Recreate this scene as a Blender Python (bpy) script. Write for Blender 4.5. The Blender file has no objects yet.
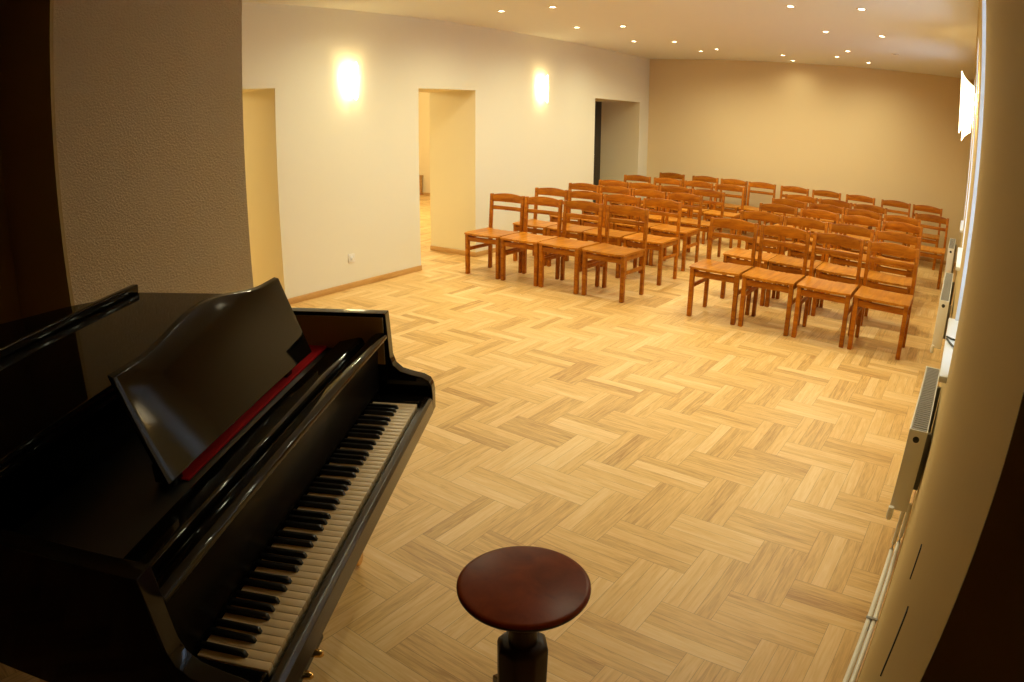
import bpy, bmesh, math, random
from mathutils import Vector, Matrix
random.seed(7)
SC = bpy.context.scene
COL = SC.collection
PI = math.pi

# ------------------------------------------------------------------ helpers
def newmat(name, base, rough=.5, spec=.5, metal=0, emit=None, estr=0, coat=0):
    m = bpy.data.materials.new(name); m.use_nodes = True
    b = m.node_tree.nodes['Principled BSDF']
    b.inputs['Base Color'].default_value = (*base, 1)
    b.inputs['Roughness'].default_value = rough
    b.inputs['Specular IOR Level'].default_value = spec
    b.inputs['Metallic'].default_value = metal
    b.inputs['Coat Weight'].default_value = coat
    b.inputs['Coat Roughness'].default_value = .05
    if emit:
        b.inputs['Emission Color'].default_value = (*emit, 1)
        b.inputs['Emission Strength'].default_value = estr
    return m

def nd(m, t, **kw):
    n = m.node_tree.nodes.new(t)
    for k, v in kw.items():
        if k in n.inputs.keys(): n.inputs[k].default_value = v
        else: setattr(n, k, v)
    return n

def lk(m, a, b): m.node_tree.links.new(a, b)
def bsdf(m): return m.node_tree.nodes['Principled BSDF']

def add_bump(m, scale, strength, dist=.01, detail=4):
    tc = nd(m, 'ShaderNodeTexCoord'); n = nd(m, 'ShaderNodeTexNoise', Scale=scale, Detail=detail)
    lk(m, tc.outputs['Object'], n.inputs['Vector'])
    bp = nd(m, 'ShaderNodeBump', Strength=strength, Distance=dist)
    lk(m, n.outputs['Fac'], bp.inputs['Height']); lk(m, bp.outputs['Normal'], bsdf(m).inputs['Normal'])

def wood(name, c1, c2, rough, scale=(3, 40, 40), vary=.0, coat=0, spec=.5):
    m = newmat(name, c1, rough, coat=coat, spec=spec)
    tc = nd(m, 'ShaderNodeTexCoord'); mp = nd(m, 'ShaderNodeMapping'); mp.inputs['Scale'].default_value = scale
    lk(m, tc.outputs['Object'], mp.inputs['Vector'])
    oi = nd(m, 'ShaderNodeObjectInfo')
    ml = nd(m, 'ShaderNodeMath', operation='MULTIPLY'); ml.inputs[1].default_value = 37.0
    lk(m, oi.outputs['Random'], ml.inputs[0]); lk(m, ml.outputs[0], mp.inputs['Location'])
    n = nd(m, 'ShaderNodeTexNoise', Scale=1.0, Detail=5.0, Roughness=.6, Distortion=.6)
    lk(m, mp.outputs['Vector'], n.inputs['Vector'])
    r = nd(m, 'ShaderNodeValToRGB')
    r.color_ramp.elements[0].position = .3; r.color_ramp.elements[0].color = (*c2, 1)
    r.color_ramp.elements[1].position = .68; r.color_ramp.elements[1].color = (*c1, 1)
    lk(m, n.outputs['Fac'], r.inputs['Fac'])
    hs = nd(m, 'ShaderNodeHueSaturation')
    mr = nd(m, 'ShaderNodeMapRange'); mr.inputs['To Min'].default_value = 1 - vary; mr.inputs['To Max'].default_value = 1 + vary
    lk(m, oi.outputs['Random'], mr.inputs['Value']); lk(m, mr.outputs['Result'], hs.inputs['Value'])
    lk(m, r.outputs['Color'], hs.inputs['Color']); lk(m, hs.outputs['Color'], bsdf(m).inputs['Base Color'])
    return m

class MB:
    """collects shapes into one bmesh"""
    def __init__(s): s.bm = bmesh.new()
    def box(s, x0, x1, y0, y1, z0, z1, M=None):
        vs = [s.bm.verts.new((x, y, z)) for z in (z0, z1) for y in (y0, y1) for x in (x0, x1)]
        for f in ((0,2,3,1),(4,5,7,6),(0,1,5,4),(1,3,7,5),(3,2,6,7),(2,0,4,6)):
            s.bm.faces.new([vs[i] for i in f])
        if M:
            for v in vs: v.co = M @ v.co
        return s
    def bar(s, p, q, wx, wy):
        """square bar from p to q (mostly vertical)"""
        a = []
        for c in (p, q):
            a += [s.bm.verts.new((c[0]+dx*wx/2, c[1]+dy*wy/2, c[2])) for dx, dy in ((-1,-1),(1,-1),(1,1),(-1,1))]
        s.bm.faces.new(a[3::-1]); s.bm.faces.new(a[4:])
        for i in range(4): s.bm.faces.new((a[i], a[(i+1)%4], a[4+(i+1)%4], a[4+i]))
        return s
    def prism(s, pts, axis, a0, a1):
        """extrude polygon pts along axis: 'x' pts=(y,z); 'y' pts=(x,z); 'z' pts=(x,y)"""
        def mk(p, a):
            return {'x': (a, p[0], p[1]), 'y': (p[0], a, p[1]), 'z': (p[0], p[1], a)}[axis]
        A = [s.bm.verts.new(mk(p, a0)) for p in pts]; B = [s.bm.verts.new(mk(p, a1)) for p in pts]
        n = len(pts)
        s.bm.faces.new(A[::-1]); s.bm.faces.new(B)
        for i in range(n): s.bm.faces.new((A[i], A[(i+1)%n], B[(i+1)%n], B[i]))
        return s
    def lathe(s, prof, seg=32, M=None, cx=0, cy=0):
        """profile (r,z) spun about z"""
        rings = []
        for r, z in prof:
            if r < 1e-6: rings.append([s.bm.verts.new((cx, cy, z))])
            else: rings.append([s.bm.verts.new((cx+r*math.cos(2*PI*i/seg), cy+r*math.sin(2*PI*i/seg), z)) for i in range(seg)])
        allv = [v for r in rings for v in r]
        for a, b in zip(rings, rings[1:]):
            for i in range(seg):
                j = (i+1) % seg
                if len(a) == 1 and len(b) == 1: continue
                if len(a) == 1: s.bm.faces.new((a[0], b[i], b[j]))
                elif len(b) == 1: s.bm.faces.new((a[i], b[0], a[j]))
                else: s.bm.faces.new((a[i], b[i], b[j], a[j]))
        if M:
            for v in allv: v.co = M @ v.co
        return s
    def tube(s, pts, r, seg=10):
        pts = [Vector(p) for p in pts]; rings = []
        for i, p in enumerate(pts):
            t = (pts[min(i+1, len(pts)-1)] - pts[max(i-1, 0)]).normalized()
            u = t.cross(Vector((0, 0, 1)));
            if u.length < .05: u = t.cross(Vector((0, 1, 0)))
            u.normalize(); w = t.cross(u)
            rings.append([s.bm.verts.new(p + r*(math.cos(2*PI*k/seg)*u + math.sin(2*PI*k/seg)*w)) for k in range(seg)])
        for a, b in zip(rings, rings[1:]):
            for k in range(seg): s.bm.faces.new((a[k], a[(k+1)%seg], b[(k+1)%seg], b[k]))
        s.bm.faces.new(rings[0][::-1]); s.bm.faces.new(rings[-1])
        return s
    def build(s, name, mat, parent=None, bevel=0, bseg=2, smooth=False, angle=40):
        bm = s.bm
        bmesh.ops.recalc_face_normals(bm, faces=bm.faces)
        if bevel:
            es = [e for e in bm.edges if len(e.link_faces) == 2 and e.calc_face_angle(0) > math.radians(35)]
            bmesh.ops.bevel(bm, geom=es, offset=bevel, segments=bseg, affect='EDGES', profile=.5, clamp_overlap=True)
        me = bpy.data.meshes.new(name); bm.to_mesh(me); bm.free()
        if smooth or bevel:
            for p in me.polygons: p.use_smooth = True
            me.set_sharp_from_angle(angle=math.radians(angle))
        me.materials.append(mat)
        o = bpy.data.objects.new(name, me); COL.objects.link(o)
        if parent: o.parent = parent
        if bevel and mat in (M_black, M_blackmid):
            o.modifiers.new('weighted_normals', 'WEIGHTED_NORMAL').keep_sharp = True
        return o

def tag(o, label, cat, group=None, kind=None):
    o['label'] = label; o['category'] = cat
    if group: o['group'] = group
    if kind: o['kind'] = kind
    return o

def thing(name, label, cat, loc=(0, 0, 0), rz=0, group=None):
    o = bpy.data.objects.new(name, None); COL.objects.link(o)
    o.empty_display_size = .1
    o.location = loc; o.rotation_euler = (0, 0, rz)
    return tag(o, label, cat, group)

def struct(o, label, cat): return tag(o, label, cat, kind='structure')

def dup(root, loc, rz, label, group=None):
    r = root.copy(); COL.objects.link(r); r.location = loc; r.rotation_euler = (0, 0, rz); r['label'] = label
    if group: r['group'] = group
    for ch in list(root.children):
        c = ch.copy(); COL.objects.link(c); c.parent = r
        if ch.type == 'LIGHT': c.data = ch.data
        for g in list(ch.children):
            d = g.copy(); COL.objects.link(d); d.parent = c
    return r

# ------------------------------------------------------------------ materials
def plaster(name, c, bs=60, st=.25, rough=.85, dist=.004):
    m = newmat(name, c, rough, .25); add_bump(m, bs, st, dist); return m
M_wall = plaster('cream_plaster', (.78, .735, .585))
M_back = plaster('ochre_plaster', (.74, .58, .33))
M_ochre = plaster('pale_ochre_plaster', (.82, .72, .47))
M_ceil = plaster('ceiling_paint', (.76, .76, .69), 25, .1)
M_rough = plaster('rough_plaster', (.54, .41, .225), 95, 1.0, .9, .02)
M_dark = plaster('shade_brown_plaster', (.40, .28, .11), 40, .2)  # brown stands in for shade on the unlit stage plaster
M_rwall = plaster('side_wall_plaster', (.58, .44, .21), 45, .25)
M_base = wood('baseboard_wood', (.64, .37, .12), (.52, .27, .075), .4, (3, 3, 30))
M_chair = wood('orange_pine', (.50, .165, .006), (.27, .066, .002), .42, (6, 26, 26), .17, spec=.22)
M_seat = wood('pine_seat', (.60, .230, .016), (.38, .112, .004), .36, (26, 3, 26), .13, spec=.3)
M_black = newmat('black_lacquer', (.0035, .003, .0025), .06, .20)
M_blackin = newmat('black_matt', (.006, .005, .004), .5)
M_blackmid = newmat('black_satin', (.010, .006, .004), .22)
M_blackfall = newmat('black_fallboard', (.005, .0035, .0025), .30, .08)
M_veneer = newmat('brown_veneer', (.34, .22, .09), .35)
M_ivory = newmat('ivory_key', (.72, .56, .34), .3)
M_ebony = newmat('ebony_key', (.006, .005, .005), .3)
M_felt = newmat('red_felt', (.32, .006, .008), .95, .1)
M_brass = newmat('brass', (.75, .48, .16), .2, metal=1)
M_stool = wood('stool_wood', (.19, .027, .004), (.11, .013, .002), .28, (14, 14, 14), spec=.12)
M_stooldk = newmat('stool_dark_wood', (.022, .007, .004), .35, .2)
M_white = newmat('white_enamel', (.80, .77, .70), .3)
M_frame = newmat('white_window_paint', (.82, .82, .80), .35)
M_grille = newmat('grey_grille', (.33, .31, .28), .5)
M_plugd = newmat('dark_plastic', (.02, .018, .016), .4)
M_metal = newmat('satin_steel', (.6, .58, .55), .3, metal=1)
M_doordk = newmat('dark_door_paint', (.018, .014, .012), .3)
M_cable = newmat('black_cable', (.012, .012, .012), .45)
M_lens = newmat('lamp_lens', (1, .9, .7), .3, emit=(1, .80, .50), estr=34)
M_lensoff = newmat('unlit_lens', (.30, .26, .22), .25)
M_ring = newmat('lamp_ring', (.74, .68, .58), .35)
M_shade = newmat('lit_frosted_glass', (.95, .9, .8), .4, emit=(1, .82, .50), estr=6.5)
M_bulb = newmat('lit_bulb', (1, .9, .7), .3, emit=(1, .78, .36), estr=230)
M_glass = bpy.data.materials.new('window_glass'); M_glass.use_nodes = True
_nt = M_glass.node_tree; _nt.nodes.clear()
_o = _nt.nodes.new('ShaderNodeOutputMaterial'); _t = _nt.nodes.new('ShaderNodeBsdfTransparent'); _g = _nt.nodes.new('ShaderNodeBsdfGlossy')
_g.inputs['Roughness'].default_value = .02; _x = _nt.nodes.new('ShaderNodeMixShader'); _x.inputs[0].default_value = .08
_nt.links.new(_t.outputs[0], _x.inputs[1]); _nt.links.new(_g.outputs[0], _x.inputs[2]); _nt.links.new(_x.outputs[0], _o.inputs[0])

# parquet: per-stave random value + stave coordinates are mesh attributes
M_floor = newmat('oak_parquet', (.6, .35, .15), .42, .45)
def parquet_nodes(m):
    uv = nd(m, 'ShaderNodeUVMap'); uv.uv_map = 'stave'
    at = nd(m, 'ShaderNodeAttribute'); at.attribute_name = 'tone'
    sx = nd(m, 'ShaderNodeSeparateColor'); lk(m, at.outputs['Color'], sx.inputs[0])
    # grain coordinates: metres along / across plus an offset for every stave
    add = nd(m, 'ShaderNodeVectorMath', operation='ADD')
    off = nd(m, 'ShaderNodeCombineXYZ')
    ml = nd(m, 'ShaderNodeMath', operation='MULTIPLY'); ml.inputs[1].default_value = 50
    lk(m, sx.outputs[1], ml.inputs[0]); lk(m, ml.outputs[0], off.inputs[0]); lk(m, ml.outputs[0], off.inputs[1]); lk(m, ml.outputs[0], off.inputs[2])
    lk(m, uv.outputs[0], add.inputs[0]); lk(m, off.outputs[0], add.inputs[1])
    mp = nd(m, 'ShaderNodeMapping'); mp.inputs['Scale'].default_value = (4.5, 60, 1)
    lk(m, add.outputs[0], mp.inputs[0])
    n1 = nd(m, 'ShaderNodeTexNoise', Scale=1.0, Detail=6.0, Roughness=.62, Distortion=1.1); lk(m, mp.outputs[0], n1.inputs['Vector'])
    mp2 = nd(m, 'ShaderNodeMapping'); mp2.inputs['Scale'].default_value = (12, 260, 1); lk(m, add.outputs[0], mp2.inputs[0])
    n2 = nd(m, 'ShaderNodeTexNoise', Scale=1.0, Detail=2.0); lk(m, mp2.outputs[0], n2.inputs['Vector'])
    r = nd(m, 'ShaderNodeValToRGB'); e = r.color_ramp.elements
    e[0].position = .28; e[0].color = (.43, .215, .052, 1)
    e[1].position = .70; e[1].color = (.84, .585, .275, 1)
    x = e.new(.5); x.color = (.73, .45, .155, 1)
    # fac = grain*.62 + fine*.12 + tone*.4
    a1 = nd(m, 'ShaderNodeMath', operation='MULTIPLY_ADD'); a1.inputs[1].default_value = .62; a1.inputs[2].default_value = -.03; lk(m, n1.outputs['Fac'], a1.inputs[0])
    a2 = nd(m, 'ShaderNodeMath', operation='MULTIPLY_ADD'); a2.inputs[1].default_value = .14; lk(m, n2.outputs['Fac'], a2.inputs[0]); lk(m, a1.outputs[0], a2.inputs[2])
    a3 = nd(m, 'ShaderNodeMath', operation='MULTIPLY_ADD'); a3.inputs[1].default_value = .30; lk(m, sx.outputs[0], a3.inputs[0]); lk(m, a2.outputs[0], a3.inputs[2])
    lk(m, a3.outputs[0], r.inputs['Fac'])
    # joints: thin dark line where the stave coordinate across nears its edge
    sep = nd(m, 'ShaderNodeSeparateXYZ'); lk(m, uv.outputs[0], sep.inputs[0])
    def edge(out, half, wid):
        ab = nd(m, 'ShaderNodeMath', operation='ABSOLUTE'); lk(m, out, ab.inputs[0])
        g = nd(m, 'ShaderNodeMath', operation='GREATER_THAN'); g.inputs[1].default_value = half-wid; lk(m, ab.outputs[0], g.inputs[0]); return g
    g1 = edge(sep.outputs[0], LL/2, .0012); g2 = edge(sep.outputs[1], WW/2/NS, .0009)
    mx = nd(m, 'ShaderNodeMath', operation='MAXIMUM'); lk(m, g1.outputs[0], mx.inputs[0]); lk(m, g2.outputs[0], mx.inputs[1])
    mix = nd(m, 'ShaderNodeMix', data_type='RGBA'); mix.inputs[7].default_value = (.22, .085, .02, 1)
    sc = nd(m, 'ShaderNodeMath', operation='MULTIPLY'); sc.inputs[1].default_value = .6; lk(m, mx.outputs[0], sc.inputs[0])
    lk(m, sc.outputs[0], mix.inputs[0]); lk(m, r.outputs['Color'], mix.inputs[6])
    lk(m, mix.outputs[2], bsdf(m).inputs['Base Color'])
    bp = nd(m, 'ShaderNodeBump', Strength=.12, Distance=.002); lk(m, n1.outputs['Fac'], bp.inputs['Height']); lk(m, bp.outputs[0], bsdf(m).inputs['Normal'])
WW, LL, NS = .195, .39, 3
parquet_nodes(M_floor)

# ------------------------------------------------------------------ room shell
XL, XI, XR, YB, HC = -5.10, -5.82, .05, 10.42, 2.674
XA, Y0 = -11.0, -2.5          # far side of the adjoining room, back of the stage room
DH = 1.93
DOORS = [(2.45, 3.367), (5.123, 6.03), (8.674, 10.09)]
WINS = [(2.42, 3.27), (4.88, 5.88), (7.29, 8.36)]
WZ0, WZ1 = .83, 2.40

def build_floor():
    me_v, me_f, tone, uvs = [], [], [], []
    def clipq(x0, x1, y0, y1):
        return max(x0, XA), min(x1, 1.6), max(y0, Y0), min(y1, YB)
    ox, oy = -.90, 2.41-WW
    sw = WW/NS
    for i in range(-80, 81):
        for j in range(-50, 51):
            bx, by = ox + WW*(i+2*j), oy + WW*(i-2*j)
            if bx < XA-1 or bx > 2.6 or by < Y0-1 or by > YB+1: continue
            bt = random.gauss(0, .09)
            for k in range(NS):   # block lying along x
                quads = [((bx, bx+LL, by+k*sw, by+(k+1)*sw), 0), ((bx+LL+k*sw, bx+LL+(k+1)*sw, by-WW, by+WW), 1)]
                for (q, d) in quads:
                    c = clipq(*q)
                    if c[1]-c[0] < 1e-4 or c[3]-c[2] < 1e-4: continue
                    cx, cy = (q[0]+q[1])/2, (q[2]+q[3])/2
                    b = len(me_v)
                    P = [(c[0], c[2]), (c[1], c[2]), (c[1], c[3]), (c[0], c[3])]
                    me_v.extend([(x, y, 0) for x, y in P]); me_f.append((b, b+1, b+2, b+3))
                    t = min(1, max(0, .52 + (bt if d == 0 else -bt) + random.gauss(0, .20)))
                    tone.append((t, random.random(), 0, 1))
                    uvs.append([(x-cx, y-cy) if d == 0 else (y-cy, x-cx) for x, y in P])
    me = bpy.data.meshes.new('floor'); me.from_pydata(me_v, [], me_f)
    me.uv_layers.new(name='stave'); me.color_attributes.new('tone', 'FLOAT_COLOR', 'CORNER')
    me.uv_layers['stave'].data.foreach_set('uv', [c for f in uvs for p in f for c in p])
    me.color_attributes['tone'].data.foreach_set('color', [c for f in tone for k in range(4) for c in f])
    me.materials.append(M_floor)
    o = bpy.data.objects.new('floor', me); COL.objects.link(o)
    struct(o, 'oak parquet floor laid in block herringbone through the whole hall', 'floor')
build_floor()

struct(MB().box(XA-.2, 1.8, Y0-.2, YB+.2, HC, HC+.2).build('ceiling', M_ceil), 'plain cream ceiling with recessed spotlights', 'ceiling')

def wall_with_holes(name, mat, x0, x1, y0, y1, holes, label, reveal=None):
    b = MB(); y = y0
    for (a, c, z0, z1) in holes:
        b.box(x0, x1, y, a, 0, HC)
        if z0 > 0: b.box(x0, x1, a, c, 0, z0)
        b.box(x0, x1, a, c, z1, HC); y = c
    b.box(x0, x1, y, y1, 0, HC)
    o = b.build(name, mat)
    if reveal:
        o.data.materials.append(reveal)
        for p in o.data.polygons:
            if abs(p.normal.x) < .5: p.material_index = 1
    return struct(o, label, 'wall')
wall_with_holes('wall_left', M_wall, XI, XL, 1.0, YB, [(a, b, 0, DH) for a, b in DOORS], 'thick cream side wall with three open doorways and two lamps', M_ochre)
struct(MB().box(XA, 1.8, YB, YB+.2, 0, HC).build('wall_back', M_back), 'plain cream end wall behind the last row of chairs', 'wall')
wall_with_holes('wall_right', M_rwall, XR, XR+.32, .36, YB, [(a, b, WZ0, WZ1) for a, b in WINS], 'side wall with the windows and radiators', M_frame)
struct(MB().box(XL-.7, -3.2, .888, 1.907, 0, HC).build('wall_stage_left', M_rough), 'rough plastered pier behind the piano', 'wall')
struct(MB().box(-3.2, XR, .888, 1.907, 2.46, HC).build('light_block_beam', M_wall), 'added beam keeping hall light off the stage', 'wall')  # unseen beam, added to block hall light from the piano
struct(MB().box(XR+.0004, 1.8, .3596, .6, 0, HC).build('wall_stage_right', M_dark), 'shade-toned brown end of wall beside the stage opening', 'wall')
struct(MB().box(-4.5, -3.2004, .87, .8875, 0, HC).build('wall_stage_front', M_dark), 'shade-toned brown wall face left of the rough pier', 'wall')  # thin sheet giving the pier's unlit face its shade colour
struct(MB().box(-4.6, -4.5, Y0, .8875, 0, HC).build('wall_stage_side', M_dark), 'shade-toned brown side wall of the stage', 'wall')
struct(MB().box(-4.6, 1.8, Y0-.1, Y0, 0, HC).build('wall_stage_back', M_dark), 'shade-toned brown wall behind the stage', 'wall')
struct(MB().box(1.6, 1.8, Y0, .352, 0, HC).build('wall_stage_end', M_dark), 'shade-toned brown wall right of the stage', 'wall')
struct(MB().box(XA-.2, XA, 1.0, YB, 0, HC).build('wall_adjoining', M_wall), 'cream far wall of the room next door', 'wall')
struct(MB().box(XA, XI, .8, 1.0, 0, HC).build('wall_adjoining_front', M_wall), 'cream near wall of the room next door', 'wall')

struct(MB().box(-4.5, 1.6, Y0, .8875, 2.50, 2.56).build('added_stage_ceiling', M_dark), 'added low dark ceiling over the stage, dimming piano reflections', 'ceiling')  # unseen ceiling, added so the piano lacquer reflects less light

# baseboards
def base(name, boxes, label):
    b = MB()
    for (x0, x1, y0, y1) in boxes: b.box(x0, x1, y0, y1, 0, .055)
    struct(b.build(name, M_base, bevel=.004), label, 'baseboard')
t = .018
bl = []
ys = [1.91] + [v for d in DOORS for v in d] + [YB]
for a, c in zip(ys[0::2], ys[1::2]): bl.append((XL, XL+t, a, c))
for a, c in DOORS: bl += [(XI, XL+t, c-t, c), (XI, XL, a, a+t)]
base('baseboard_left', bl, 'wooden baseboard along the wall with doorways')
base('baseboard_back', [(XL, XR, YB-t, YB)], 'wooden baseboard along the end wall')
base('baseboard_right', [(XR-.008, XR, .37, YB)], 'wooden baseboard behind the heating pipes')
base('baseboard_adjoining', [(XA, XI, YB-t, YB)], 'wooden baseboard in the room next door')

for k, (y, z0, z1) in enumerate(((.757, .945, 1.06), (.967, .97, 1.03))):
    struct(MB().box(XR-.002, XR+.01, y-.006, y+.006, z0, z1).build('trim_%d' % (k+1), M_plugd), ['long thin dark crack low on the near window wall', 'short thin dark crack low on the near window wall'][k], 'crack')
# windows
for i, (a, c) in enumerate(WINS):
    x0, x1 = XR+.20, XR+.26
    f = MB()
    for (y0, y1, z0, z1) in ((a, a+.06, WZ0, WZ1), (c-.06, c, WZ0, WZ1), (a, c, WZ0, WZ0+.07), (a, c, WZ1-.06, WZ1), ((a+c)/2-.035, (a+c)/2+.035, WZ0, WZ1), (a, c, 1.85, 1.90)):
        f.box(x0, x1, y0, y1, z0, z1)
    o = struct(f.build('window_%d' % (i+1), M_frame, bevel=.006), ['tall white window nearest the stage', 'tall white window between the two radiators further back', 'tall white window furthest from the stage'][i], 'window')
    MB().box(x0+.025, x0+.031, a+.05, c-.05, WZ0+.06, WZ1-.05).build('pane', M_glass, o)
    s = MB().box(XR-.032, XR+.20, a-.03, c+.03, WZ0, WZ0+.025).build('window_sill', M_frame, o, bevel=.006)
    s.location = (0, 0, 0)

# ------------------------------------------------------------------ door 3 leaf and next room
d = thing('door_3', 'dark closed door inside the furthest doorway', 'door', (XI-.03, 8.674, 0)); d['kind'] = 'structure'
lf = MB().box(0, .045, .004, 1.412, .008, DH-.004)
for z0, z1 in ((.15, .85), (1.0, 1.75)): lf.box(.045, .055, .12, .62, z0, z1).box(.045, .055, .78, 1.29, z0, z1)
lf.build('door_leaf', M_doordk, d, bevel=.004)
h = MB().box(.045, .052, 1.10, 1.135, .94, 1.12).tube([(.05, 1.118, 1.04), (.09, 1.118, 1.04), (.092, 1.0, 1.04)], .009)
h.build('door_handle', M_metal, d)

cb = thing('wooden_cabinet', 'small brown wooden cabinet seen through the middle doorway', 'cabinet', (-10.5, 10.18, 0))
MB().box(-.25, .25, -.2, .2, .04, .40).build('body', M_base, cb, bevel=.005)
MB().box(-.235, -.005, -.215, -.2, .06, .38).build('door', M_base, cb, bevel=.004)
MB().box(.005, .235, -.215, -.2, .06, .38).build('door', M_base, cb, bevel=.004)
MB().box(-.27, .27, -.22, .21, .40, .425).build('top', M_base, cb, bevel=.005)
for sx in (-.22, .22):
    for sy in (-.17, .17): MB().box(sx-.02, sx+.02, sy-.02, sy+.02, 0, .04).build('leg', M_base, cb)

# ------------------------------------------------------------------ chairs
def make_chair():
    t = thing('wooden_chair', '', 'chair')
    W = .221
    # seat: saddle-dipped boards
    b = MB(); nx, ny = 15, 8; y0, y1 = -.215, .178
    def top(i, j):
        x = -W + 2*W*i/nx; y = y0 + (y1-y0)*j/ny
        dip = .010*(1-(x/W)**2)*(.35+.65*min(1, (y-y0)/.12)) if True else 0
        groove = .0022 if i in (3, 6, 9, 12) else 0
        z = .441 - dip - groove - (.006 if j == 0 else 0)
        return x, y, z
    vt = [[b.bm.verts.new(top(i, j)) for j in range(ny+1)] for i in range(nx+1)]
    vb = [[b.bm.verts.new((top(i, j)[0], top(i, j)[1], .441-.020-.010*(1-(top(i, j)[0]/W)**2))) for j in range(ny+1)] for i in range(nx+1)]
    for i in range(nx):
        for j in range(ny):
            b.bm.faces.new((vt[i][j], vt[i+1][j], vt[i+1][j+1], vt[i][j+1]))
            b.bm.faces.new((vb[i][j], vb[i][j+1], vb[i+1][j+1], vb[i+1][j]))
    for i in range(nx):
        b.bm.faces.new((vt[i][0], vb[i][0], vb[i+1][0], vt[i+1][0])); b.bm.faces.new((vt[i][ny], vt[i+1][ny], vb[i+1][ny], vb[i][ny]))
    for j in range(ny):
        b.bm.faces.new((vt[0][j], vt[0][j+1], vb[0][j+1], vb[0][j])); b.bm.faces.new((vt[nx][j], vb[nx][j], vb[nx][j+1], vt[nx][j+1]))
    b.build('seat', M_seat, t, smooth=True, angle=25)
    for s in (-1, 1):
        MB().bar((s*.200, -.187, 0), (s*.200, -.187, .421), .036, .042).build('leg', M_chair, t, bevel=.004)
    for s in (-1, 1):
        p = MB().bar((s*.204, .188, 0), (s*.204, .196, .44), .030, .042)
        p.bar((s*.204, .196, .44), (s*.204, .222, .806), .030, .036)
        p.build('back_post', M_chair, t, bevel=.004)
    # arched crest rail, bowed backwards
    def rail(z0, z1, arch, y, th, name):
        b = MB(); n = 12; rows = []
        for i in range(n+1):
            u = -1+2*i/n; x = .191*u; yb = y + .016*(1-u*u)
            zt = z1 + arch*(1-u*u)
            rows.append([b.bm.verts.new(q) for q in ((x, yb, z0), (x, yb+th, z0), (x, yb+th+.003, zt), (x, yb+.003, zt))])
        for A, B in zip(rows, rows[1:]):
            for k in range(4): b.bm.faces.new((A[k], A[(k+1) % 4], B[(k+1) % 4], B[k]))
        b.bm.faces.new(rows[0][::-1]); b.bm.faces.new(rows[-1])
        b.build(name, M_chair, t, bevel=.003, angle=30)
    rail(.726, .797, .020, .206, .020, 'crest_rail')
    rail(.640, .680, .0, .202, .018, 'back_rail')
    MB().box(-.187, .187, -.200, -.180, .350, .398).build('apron', M_chair, t, bevel=.003)
    MB().box(-.195, .195, .182, .200, .360, .408).build('apron', M_chair, t, bevel=.003)
    for s in (-1, 1):
        MB().box(s*.203-.010, s*.203+.010, -.168, .172, .372, .418).build('seat_rail', M_chair, t, bevel=.003)
    for s in (-1, 1):
        MB().box(s*.203-.009, s*.203+.009, -.168, .170, .245, .280).build('stretcher', M_chair, t, bevel=.003)
    return t
ORD = ['front', 'second', 'third', 'fourth', 'fifth', 'last']
chair0 = make_chair(); used = [False]
def chair(xl, yr, rz, label, group):
    """xl = left edge, yr = y of the back posts"""
    loc = (xl+.222, yr-.20, 0)
    if not used[0]:
        used[0] = True; chair0.location = loc; chair0.rotation_euler = (0, 0, rz); chair0['label'] = label; chair0['group'] = group; return
    dup(chair0, loc, rz, label, group)
LEFT = [(5.69, [-4.615, -4.15, -3.685, -3.20]), (6.52, [-4.62, -4.16, -3.70, -3.225]), (7.32, [-4.67, -4.22, -3.77, -3.31]), (8.05, [-4.66, -4.20, -3.75, -3.30]),
        (9.15, [-4.86, -4.36, -3.88, -3.40]), (10.18, [-4.76, -4.18, -3.70, -3.24])]
RIGHT = [(5.69, [-2.142, -1.674, -1.206, -.735]), (6.47, [-2.125, -1.675, -1.225, -.775]), (7.36, [-2.20, -1.73, -1.27, -.815]), (8.08, [-2.26, -1.80, -1.345, -.885]),
         (8.85, [-2.30, -1.84, -1.38, -.57]), (10.15, [-2.72, -2.22, -1.71, -1.17, -.70])]
LC = ['beside the doorway wall', 'second from the doorway wall', 'second from the aisle', 'on the aisle']
RC = ['on the aisle', 'second from the aisle', 'second from the window wall', 'beside the window wall']
RC5 = ['on the aisle', 'second from the aisle', 'in the middle', 'second from the window wall', 'beside the window wall']
for blk, rows, cols in (('left', LEFT, LC), ('right', RIGHT, RC)):
    for r, (yr, xs) in enumerate(rows):
        for k, x in enumerate(xs):
            chair(x, yr, random.uniform(-.006, .006) if max(xs) > -.9 and r < 4 or r in (1, 2) else random.uniform(-.02, .02),
                  'orange wooden chair in the %s row of the %s block, %s' % (ORD[r], blk, (cols if len(xs) == 4 else RC5)[k]),
                  'wooden chairs in the %s block of rows' % blk)

# ------------------------------------------------------------------ grand piano
PA = math.radians(121.28)
piano = thing('grand_piano', 'black lacquered grand piano with its lid closed at the edge of the stage', 'piano', (-1.166, .928, 0), PA)
def outline(inset=0, y0=.115, ys=1.15, L=1.85):
    """case outline, counter-clockwise from bass front; bent side on +x"""
    h = .735-inset
    P = [(-h, y0), (h, y0), (h, ys)]
    c = [(.735, 1.15), (.70, 1.28), (.58, 1.40), (.42, 1.50), (.28, 1.60), (.14, 1.73), (-.06, 1.82), (-.30, 1.85), (-.54, 1.82), (-.69, 1.72), (-.735, 1.58)]
    for (x, y) in c[1:]:
        n = Vector((x+.1, y-1.0)).normalized()
        P.append((x - n.x*inset, y - n.y*inset))
    return P
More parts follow.
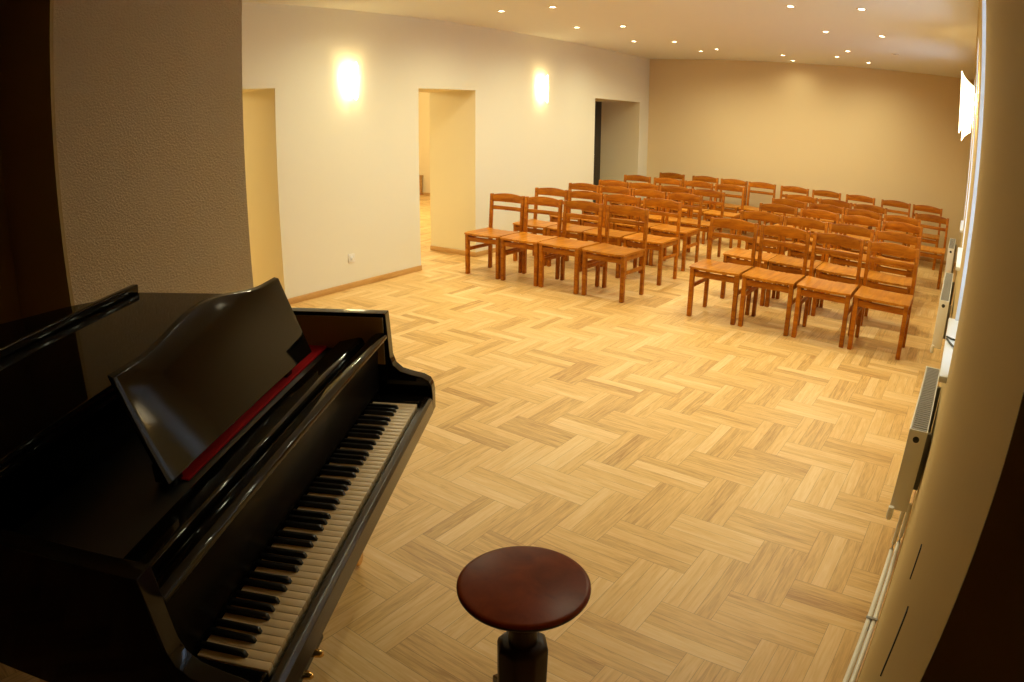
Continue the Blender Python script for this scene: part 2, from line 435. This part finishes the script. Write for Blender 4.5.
# rim: outer shell wall
b = MB(); O = outline(); N = outline(.045)
O = [(-.735, .117)] + [(x, y) for x, y in O[1:]]; O[1] = (.735, .117)
N = [(N[0][0], .117), (N[1][0], .117)] + N[2:]
zb, zt = .625, .975
def loop(P, z): return [b.bm.verts.new((x, y, z)) for x, y in P]
o0, o1, n0, n1 = loop(O, zb), loop(O, zt), loop(N, zb), loop(N, zt); k = len(O)
for i in range(k):
    if i == 0: continue          # open towards the player
    j = (i+1) % k
    b.bm.faces.new((o0[i], o0[j], o1[j], o1[i])); b.bm.faces.new((n0[j], n0[i], n1[i], n1[j]))
    b.bm.faces.new((o1[i], o1[j], n1[j], n1[i])); b.bm.faces.new((o0[j], o0[i], n0[i], n0[j]))
b.bm.faces.new((o0[0], n0[0], n1[0], o1[0])); b.bm.faces.new((o0[1], o1[1], n1[1], n0[1]))
b.build('rim', M_black, piano, bevel=.003)
# cheek arms: curve down and forward beside the keys
prof = [(.117, .975), (.112, .90), (.108, .825), (.098, .795), (.075, .775), (.04, .765), (.0, .757), (-.022, .745), (-.032, .725), (-.035, .70), (-.034, .632), (.117, .632)]
for s in (-1, 1):
    MB().prism(prof, 'x', s*.735, s*.690).build('arm', M_black, piano, bevel=.006, bseg=3)
    MB().box(min(s*.690, s*.615), max(s*.690, s*.615), -.004, .16, .632, .700).build('key_block', M_black, piano, bevel=.006)
MB().box(-.69, .69, -.02, 1.0, .630, .655).build('key_bed', M_blackmid, piano, bevel=.003)
MB().prism([(-.005, .655), (-.005, .688), (-.012, .693), (-.026, .690), (-.034, .680), (-.0355, .632), (-.005, .632)], 'x', -.689, .689).build('key_slip', M_blackmid, piano, bevel=.002)
# soundboard closing the case
MB().prism(outline(.05, .3), 'z', .70, .72).build('soundboard', M_blackin, piano)
MB().box(-.688, .688, .292, .62, .72, .850).build('pin_block', M_blackin, piano, bevel=.004)
# keys
ww = 1.218/52; zk = .695
blk_after = {0: 1, 2: 1, 3: 1, 5: 1, 6: 1}
whites = ['A', 'B'] + ['C', 'D', 'E', 'F', 'G', 'A', 'B']*7 + ['C']
proto_w = proto_b = None
def keymesh_w():
    b = MB().box(.0006, ww-.0006, 0, .150, zk-.022, zk); return b
def keymesh_b():
    b = MB(); w = .0052
    pts = [(.052, zk+.001), (.056, zk+.0105), (.062, zk+.012), (.150, zk+.012), (.150, zk-.01), (.052, zk-.01)]
    return b.prism(pts, 'x', -w, w)
for i, n in enumerate(whites):
    x = -.609 + i*ww
    if proto_w is None:
        o = proto_w = keymesh_w().build('white_key', M_ivory, piano, bevel=.0012)
    else:
        o = proto_w.copy(); COL.objects.link(o); o.parent = piano
    o.location = (x, 0, 0)
for i, n in enumerate(whites[:-1]):
    if n in 'BE': continue
    x = -.609 + (i+1)*ww + {'C': -.0022, 'D': .0022, 'F': -.003, 'G': 0, 'A': .003}[n]
    if proto_b is None:
        o = proto_b = keymesh_b().build('black_key', M_ebony, piano, bevel=.0012)
    else:
        o = proto_b.copy(); COL.objects.link(o); o.parent = piano
    o.location = (x, 0, 0)
# open fallboard: leaning face with a rolled lip on top
MB().prism([(.156, .70), (.150, .72), (.147, .880), (.160, .880), (.172, .865), (.176, .72), (.176, .70)], 'x', -.688, .688).build('fallboard', M_blackfall, piano, bevel=.003)
lip = [(.112+.016*math.cos(a), .886+.013*math.sin(a)) for a in [PI*2*i/16 for i in range(16)]]
MB().prism([(.118, .886), (.112, .894), (.115, .905), (.126, .911), (.150, .908), (.170, .895), (.186, .876), (.150, .872), (.130, .878)], 'x', -.688, .688).build('fallboard_lip', M_black, piano, bevel=.003)
MB().prism([(.192, .80), (.192, .876), (.200, .890), (.212, .892), (.284, .874), (.290, .866), (.290, .80)], 'x', -.688, .688).build('lock_rail', M_black, piano, bevel=.003)
# felt covered strip in front of the music desk, desk on two small feet
MB().box(-.245, .688, .328, .41, .8505, .857).build('felt_strip', M_felt, piano, bevel=.002)
for x in (-.26, .40): MB().box(x-.02, x+.02, .345, .40, .857, .903).build('desk_foot', M_blackmid, piano, bevel=.002)
for sx in (-1, 1): MB().box(min(sx*.6895, sx*.684), max(sx*.6895, sx*.684), .125, 1.0, .80, .962).build('rim_lining', M_veneer, piano)
b = MB(); n = 36; cx0, hw = .073, .424; F, Bk = [], []
for i in range(n+1):
    u = -1+2*i/n; x = cx0+hw*u
    a = abs(u); bump = .5+.5*math.cos(PI*min(1, a/.80))
    zt = 1.137 + .037*bump
    for zz, L_ in ((.902, 0), (zt, 1)):
        y = .312 + (zz-.92)*.4
        F.append(b.bm.verts.new((x, y, zz))); Bk.append(b.bm.verts.new((x, y+.016, zz+.004)))
for i in range(n):
    q = 2*i
    b.bm.faces.new((F[q], F[q+2], F[q+3], F[q+1])); b.bm.faces.new((Bk[q+2], Bk[q], Bk[q+1], Bk[q+3]))
    b.bm.faces.new((F[q+1], F[q+3], Bk[q+3], Bk[q+1])); b.bm.faces.new((F[q+2], F[q], Bk[q], Bk[q+2]))
b.bm.faces.new((F[0], F[1], Bk[1], Bk[0])); b.bm.faces.new((F[-2], Bk[-2], Bk[-1], F[-1]))
b.build('music_desk', M_black, piano, bevel=.003, angle=30)
# lid: main part, front flap folded back on it with its lip standing up
MB().prism([(x*1.008, y) for x, y in outline(-.006, .60)], 'z', .978, .998).build('lid', M_black, piano, bevel=.004)
fl = MB().box(-.742, .742, .602, 1.165, 1.0, 1.018).build('lid_flap', M_black, piano, bevel=.004)
MB().box(-.742, .742, 1.135, 1.165, 1.0185, 1.050).build('flap_lip', M_black, fl, bevel=.006, bseg=3)
# legs and pedal lyre
for (lx, ly) in ((-.62, .27), (.62, .27), (-.40, 1.42)):
    lg = MB().prism([(lx-.06, ly-.06), (lx+.06, ly-.06), (lx+.06, ly+.06), (lx-.06, ly+.06)], 'z', .50, .63)
    lg.bar((lx, ly, .09), (lx, ly, .50), .075, .075)
    L = lg.build('leg', M_black, piano, bevel=.006)
    w = MB().lathe([(0, -.011), (.03, -.011), (.036, -.006), (.036, .006), (.03, .011), (0, .011)], 20, Matrix.Translation((lx, ly, .037)) @ Matrix.Rotation(PI/2, 4, 'X'))
    w.box(lx-.02, lx+.02, ly-.018, ly+.018, .06, .092); w.build('caster', M_brass, L, smooth=True)
ly = MB().box(-.11, .11, .26, .34, .60, .632).box(-.075, -.045, .285, .315, .13, .60).box(.045, .075, .285, .315, .13, .60).box(-.14, .14, .24, .36, .055, .13)
LY = ly.build('pedal_lyre', M_black, piano, bevel=.006)
for px in (-.05, .05):
    MB().prism([(px-.011, .27), (px+.011, .27), (px+.016, .235), (px+.013, .215), (px, .208), (px-.013, .215), (px-.016, .235)], 'z', .062, .076).build('pedal', M_brass, LY, bevel=.004)

# ------------------------------------------------------------------ stool
st = thing('piano_stool', 'round reddish brown wooden piano stool standing in front of the keyboard', 'stool', (-.802, 1.118, 0), .35)
MB().lathe([(0, .502), (.156, .502), (.165, .5005), (.169, .497), (.1695, .4935), (0, .4935)], 64).build('seat', M_stool, st, smooth=True, angle=50)
MB().lathe([(0, .4932), (.1685, .4932), (.169, .488), (.165, .481), (.155, .478), (0, .478)], 64).build('shaded_seat_side', M_stooldk, st, smooth=True, angle=50)  # unlit side of the seat, its shade put into a dark ring
MB().lathe([(0, .4785), (.038, .4785), (.039, .28), (0, .28)], 32).build('spindle', M_stooldk, st, smooth=True)
MB().lathe([(0, .300), (.058, .300), (.069, .291), (.072, .28), (.072, .12), (.078, .10), (.078, .07), (.05, .06), (0, .06)], 8).build('column', M_stooldk, st, bevel=.004)
for k in range(4):
    a = PI/4 + k*PI/2
    m = Matrix.Rotation(a, 4, 'Z')
    b = MB().prism([(.045, .085), (.075, .078), (.11, .052), (.145, .035), (.155, .025), (.153, 0), (.125, 0), (.115, .012), (.08, .028), (.045, .05)], 'y', -.017, .017)
    for v in b.bm.verts: v.co = m @ v.co
    b.build('leg', M_stooldk, st, bevel=.005)

# ------------------------------------------------------------------ radiators, pipes
def radiator(y0, y1, x0, label):
    t = thing('radiator', label, 'radiator', (x0, y0, 0), 0, 'panel radiators under the windows')
    L = y1-y0; T = .072; z0, z1 = .258, .60
    MB().box(0, .014, .0, L, z0+.01, z1-.008).build('front_panel', M_white, t, bevel=.004)
    b = MB().box(T-.014, T, 0.004, L-.004, z0+.01, z1-.02)
    n = int(L/.035)
    for i in range(n): b.box(.016, T-.016, .02+i*.035, .026+i*.035, z0+.03, z1-.03)
    b.build('rear_panel', M_white, t)
    for yy in (0, L-.004): MB().box(-.001, T, yy-.002, yy+.006, z0, z1).build('end_panel', M_white, t, bevel=.002)
    g = MB().box(.006, T-.004, .006, L-.006, z1-.012, z1-.004)
    for i in range(int(L/.022)): g.box(.010, T-.008, .012+i*.022, .020+i*.022, z1-.004, z1-.001)
    g.build('top_grille', M_grille, t)
    f = MB().box(-.001, .005, 0, L, z1-.014, z1+.001).box(T-.004, T, 0, L, z1-.014, z1+.001); f.build('grille_frame', M_white, t, bevel=.001)
    MB().lathe([(0, -.007), (.011, -.007), (.013, 0), (.008, .004), (0, .004)], 20, Matrix.Translation((.033, -.002, .563)) @ Matrix.Rotation(PI/2, 4, 'X')).build('end_plug', M_plugd, t, smooth=True)
    for yy in (.12, L-.12): MB().box(T, T+.02, yy-.012, yy+.012, z0+.05, z1-.05).build('wall_bracket', M_grille, t)
    v = MB().lathe([(0, .02), (.012, .02), (.013, -.02), (.009, -.034), (0, -.034)], 16, Matrix.Translation((.008, -.03, .262)))
    v.lathe([(0, 0), (.008, 0), (.008, .03), (0, .03)], 12, Matrix.Translation((.008, -.0, .255)) @ Matrix.Rotation(PI/2, 4, 'X')); v.build('valve', M_white, t, smooth=True)
    return t
radiator(2.49, 3.31, -.046, 'white panel radiator nearest the stage, under the first window')
radiator(4.91, 6.10, -.060, 'white panel radiator under the middle window')
radiator(7.70, 8.63, -.085, 'white panel radiator furthest from the stage')
for k, (xp, nm, ye, xe) in enumerate(((.012, 'cream heating pipe lying further from the wall on the floor', 2.53, 0), (.033, 'cream heating pipe tight against the wall baseboard', 2.60, 0))):
    p = [(xp, y, .045) for y in (.37, 1.0, 1.8, 2.4)] + [(xp, ye-.03, .047), (xp, ye-.006, .058), (xp, ye, .09), (xp, ye, .24)]
    tag(MB().tube(p, .0092, 12).build('heating_pipe', M_white, smooth=True), nm, 'pipe', 'heating pipes along the window wall')
for yc in (1.0, 2.05):
    c = MB().box(.0, .045, yc-.006, yc+.006, .054, .058).box(.0205, .0245, yc-.006, yc+.006, .0, .056)
    tag(c.build('pipe_clip', M_grille, bevel=.001), 'small metal clip holding the two heating pipes, %s' % ('near the radiator' if yc > 1.5 else 'further from the radiator'), 'clip', 'clips on the heating pipes')
cab = MB().tube([(XR-.028, 2.93, .858), (XR-.005, 2.90, .860), (XR+.03, 2.88, .861), (XR+.07, 2.90, .861)], .004, 8).tube([(XR-.028, 2.90, .858), (XR-.0, 2.80, .860), (XR+.03, 2.74, .861), (XR+.075, 2.72, .861)], .004, 8)
tag(cab.build('cable', M_cable, smooth=True), 'thin black cable lying over the nearest white window sill', 'cable')

# wall socket
so = thing('wall_socket', 'white wall socket low on the wall beside the middle doorway', 'socket', (XL, 4.165, .295), PI/2)
MB().box(-.041, .041, -.010, 0, -.041, .041).build('plate', M_white, so, bevel=.003)
MB().lathe([(0, 0), (.012, 0), (.02, .006), (.022, .007), (.022, .002)], 24, Matrix.Translation((0, -.017, 0)) @ Matrix.Rotation(-PI/2, 4, 'X')).build('outlet_face', M_frame, so, smooth=True)

# ------------------------------------------------------------------ lamps
def light(name, kind, loc, energy, color, parent=None, **kw):
    d = bpy.data.lights.new(name, kind); d.energy = energy; d.color = color
    for k, v in kw.items(): setattr(d, k, v)
    o = bpy.data.objects.new(name, d); COL.objects.link(o); o.location = loc
    if parent: o.parent = parent
    return o
WARM = (1, .965, .65)
def make_down(lit=True):
    t = thing('ceiling_spotlight', '', 'lamp')
    MB().lathe([(.026, -.001), (.028, -.006), (.040, -.008), (.046, -.004), (.047, 0), (.026, 0)], 28).build('trim_ring', M_ring, t, smooth=True)
    MB().lathe([(0, -.004), (.018, -.004), (.026, -.002), (.026, 0), (0, 0)], 24).build('lens', M_lens if lit else M_lensoff, t, smooth=True)
    if lit: light('spot_beam', 'SPOT', (0, 0, -.012), DOWN, WARM, t, spot_size=math.radians(168), spot_blend=1, shadow_soft_size=.03)
    return t
DOWN = 53
HZ = HC
NAMES = [((-4.19, 5.33), 'first of the pairs along the doorway wall, outer one'), ((-3.63, 5.38), 'first of the pairs along the doorway wall, inner one'),
 ((-4.19, 6.70), 'second of the pairs along the doorway wall, outer one'), ((-3.65, 6.78), 'second of the pairs along the doorway wall, inner one'),
 ((-4.19, 8.09), 'third of the pairs along the doorway wall, outer one'), ((-3.66, 8.19), 'third of the pairs along the doorway wall, inner one'),
 ((-3.72, 9.23), 'near the far left corner, closer to the end wall'), ((-3.38, 8.96), 'near the far left corner, closer to the aisle'),
 ((-1.50, 5.72), 'first of the pairs along the window side, inner one'), ((-.90, 5.72), 'first of the pairs along the window side, outer one'),
 ((-1.48, 7.07), 'second of the pairs along the window side, inner one'), ((-.91, 7.13), 'second of the pairs along the window side, outer one'),
 ((-2.575, 9.42), 'over the aisle, first of two'), ((-2.59, 10.05), 'over the aisle, closest to the end wall'),
 ((-1.77, 9.21), 'far right group, leftmost of three'), ((-1.51, 8.54), 'far right group, closest to the stage'), ((-1.41, 9.65), 'far right group, closest to the end wall')]
EXTRA = [((-4.19, 3.95), 'beside the nearest wall lamp, outer one'), ((-3.64, 3.98), 'beside the nearest wall lamp, inner one'), ((-1.50, 4.35), 'near the stage on the window side, inner one'), ((-.90, 4.35), 'near the stage on the window side, outer one'), ((-1.50, 2.95), 'closest to the stage, inner one'), ((-.90, 2.95), 'closest to the stage, outer one')]
dn = make_down(); first = True
for (x, y), s in NAMES + EXTRA:
    lab = 'small lit recessed ceiling spotlight, ' + s
    if first: dn.location = (x, y, HZ); dn['label'] = lab; dn['group'] = 'recessed ceiling spotlights'; first = False
    else:
        r = dup(dn, (x, y, HZ), 0, lab, 'recessed ceiling spotlights')
        if y > 9.3 or y < 3:          # weaker bulbs close to the end wall and the stage
            for c in r.children:
                if c.type == 'LIGHT': c.data = c.data.copy(); c.data.energy = DOWN*(.18 if y > 9.9 else .5 if y > 9 else .62)
off = make_down(False); off.location = (-.92, 8.5, HZ); tag(off, 'unlit dark recessed ceiling spotlight on the window side', 'lamp')

def make_sconce():
    t = thing('wall_lamp', '', 'lamp')          # wall at local x=0, room towards +x
    MB().box(0, .012, -.045, .045, -.06, .06).build('back_plate', M_metal, t, bevel=.004)
    MB().box(.010, .066, -.010, .010, -.012, .012).build('arm', M_metal, t, bevel=.002)
    # curved frosted glass shield, wider at the top
    b = MB(); n, mz = 14, 8; A, B = [], []
    for j in range(mz+1):
        hw = .080
        ra, rb = [], []
        for i in range(n+1):
            u = -1+2*i/n; z = (-.18 + .36*j/mz)*(1-.5*abs(u)**1.2); y = hw*u; x = .105 - .075*u*u
            ra.append(b.bm.verts.new((x, y, z))); rb.append(b.bm.verts.new((x-.006, y*.97, z)))
        A.append(ra); B.append(rb)
    for j in range(mz):
        for i in range(n):
            b.bm.faces.new((A[j][i], A[j][i+1], A[j+1][i+1], A[j+1][i])); b.bm.faces.new((B[j][i], B[j+1][i], B[j+1][i+1], B[j][i+1]))
    for i in range(n):
        b.bm.faces.new((A[0][i], B[0][i], B[0][i+1], A[0][i+1])); b.bm.faces.new((A[mz][i], A[mz][i+1], B[mz][i+1], B[mz][i]))
    for j in range(mz):
        b.bm.faces.new((A[j][0], A[j+1][0], B[j+1][0], B[j][0])); b.bm.faces.new((A[j][n], B[j][n], B[j+1][n], A[j+1][n]))
    b.build('glass_shade', M_shade, t, smooth=True)
    MB().lathe([(0, -.05), (.014, -.05), (.016, -.02), (.019, .02), (.012, .045), (0, .05)], 16, Matrix.Translation((.045, .0, .03))).build('bulb', M_bulb, t, smooth=True)
    return t
sc = make_sconce()
sc.location = (XL, 4.20, 1.985); sc['label'] = 'glowing glass wall lamp between the first and the middle doorway'; sc['group'] = 'frosted glass wall lamps'
dup(sc, (XL, 7.31, 1.995), 0, 'glowing glass wall lamp between the middle and the furthest doorway')
dup(sc, (XR, 4.25, 1.90), PI, 'glowing glass wall lamp on the pier between the first two windows')
dup(sc, (XR, 6.6, 1.90), PI, 'glowing glass wall lamp on the pier between the last two windows')

# lamp of the room next door (its fitting hangs out of sight behind the wall)
light('next_room_lamp', 'POINT', (-8.6, 7.4, 2.3), 190, (1, .90, .58), None, shadow_soft_size=.15)
light('next_room_lamp', 'POINT', (-8.0, 3.0, 2.3), 130, (1, .88, .55), None, shadow_soft_size=.15)

# ------------------------------------------------------------------ world, camera
w = bpy.data.worlds.new('dusk'); SC.world = w; w.use_nodes = True
bg = w.node_tree.nodes['Background']; bg.inputs[0].default_value = (.60, .74, 1, 1); bg.inputs[1].default_value = 5.5

cam = bpy.data.cameras.new('camera'); co = bpy.data.objects.new('camera', cam); COL.objects.link(co); SC.camera = co
Rr = ((0.796175, 0.605022, 0.007355), (-0.572017, 0.756594, -0.316801), (-0.197236, 0.248022, 0.948463))
Mx = Matrix(((Rr[0][0], Rr[2][0], -Rr[1][0], 0), (Rr[0][1], Rr[2][1], -Rr[1][1], 0), (Rr[0][2], Rr[2][2], -Rr[1][2], 1.6), (0, 0, 0, 1)))
co.matrix_world = Mx
cam.type = 'PANO'; cam.sensor_width = 36; cam.sensor_height = 36*682/1024; cam.sensor_fit = 'HORIZONTAL'
cam.clip_start = .02; cam.clip_end = 200
cc = cam
cc.panorama_type = 'FISHEYE_LENS_POLYNOMIAL'
cc.fisheye_fov = PI
FMM = 688.29/1024*36
cc.fisheye_polynomial_k0 = 0; cc.fisheye_polynomial_k1 = -1/FMM
cc.fisheye_polynomial_k2 = 0; cc.fisheye_polynomial_k3 = 0; cc.fisheye_polynomial_k4 = 0

vs = SC.view_settings
vs.view_transform = 'Standard'; vs.look = 'None'; vs.gamma = 1; vs.use_curve_mapping = False
vs.exposure = -.06
SC.cycles.max_bounces = 8
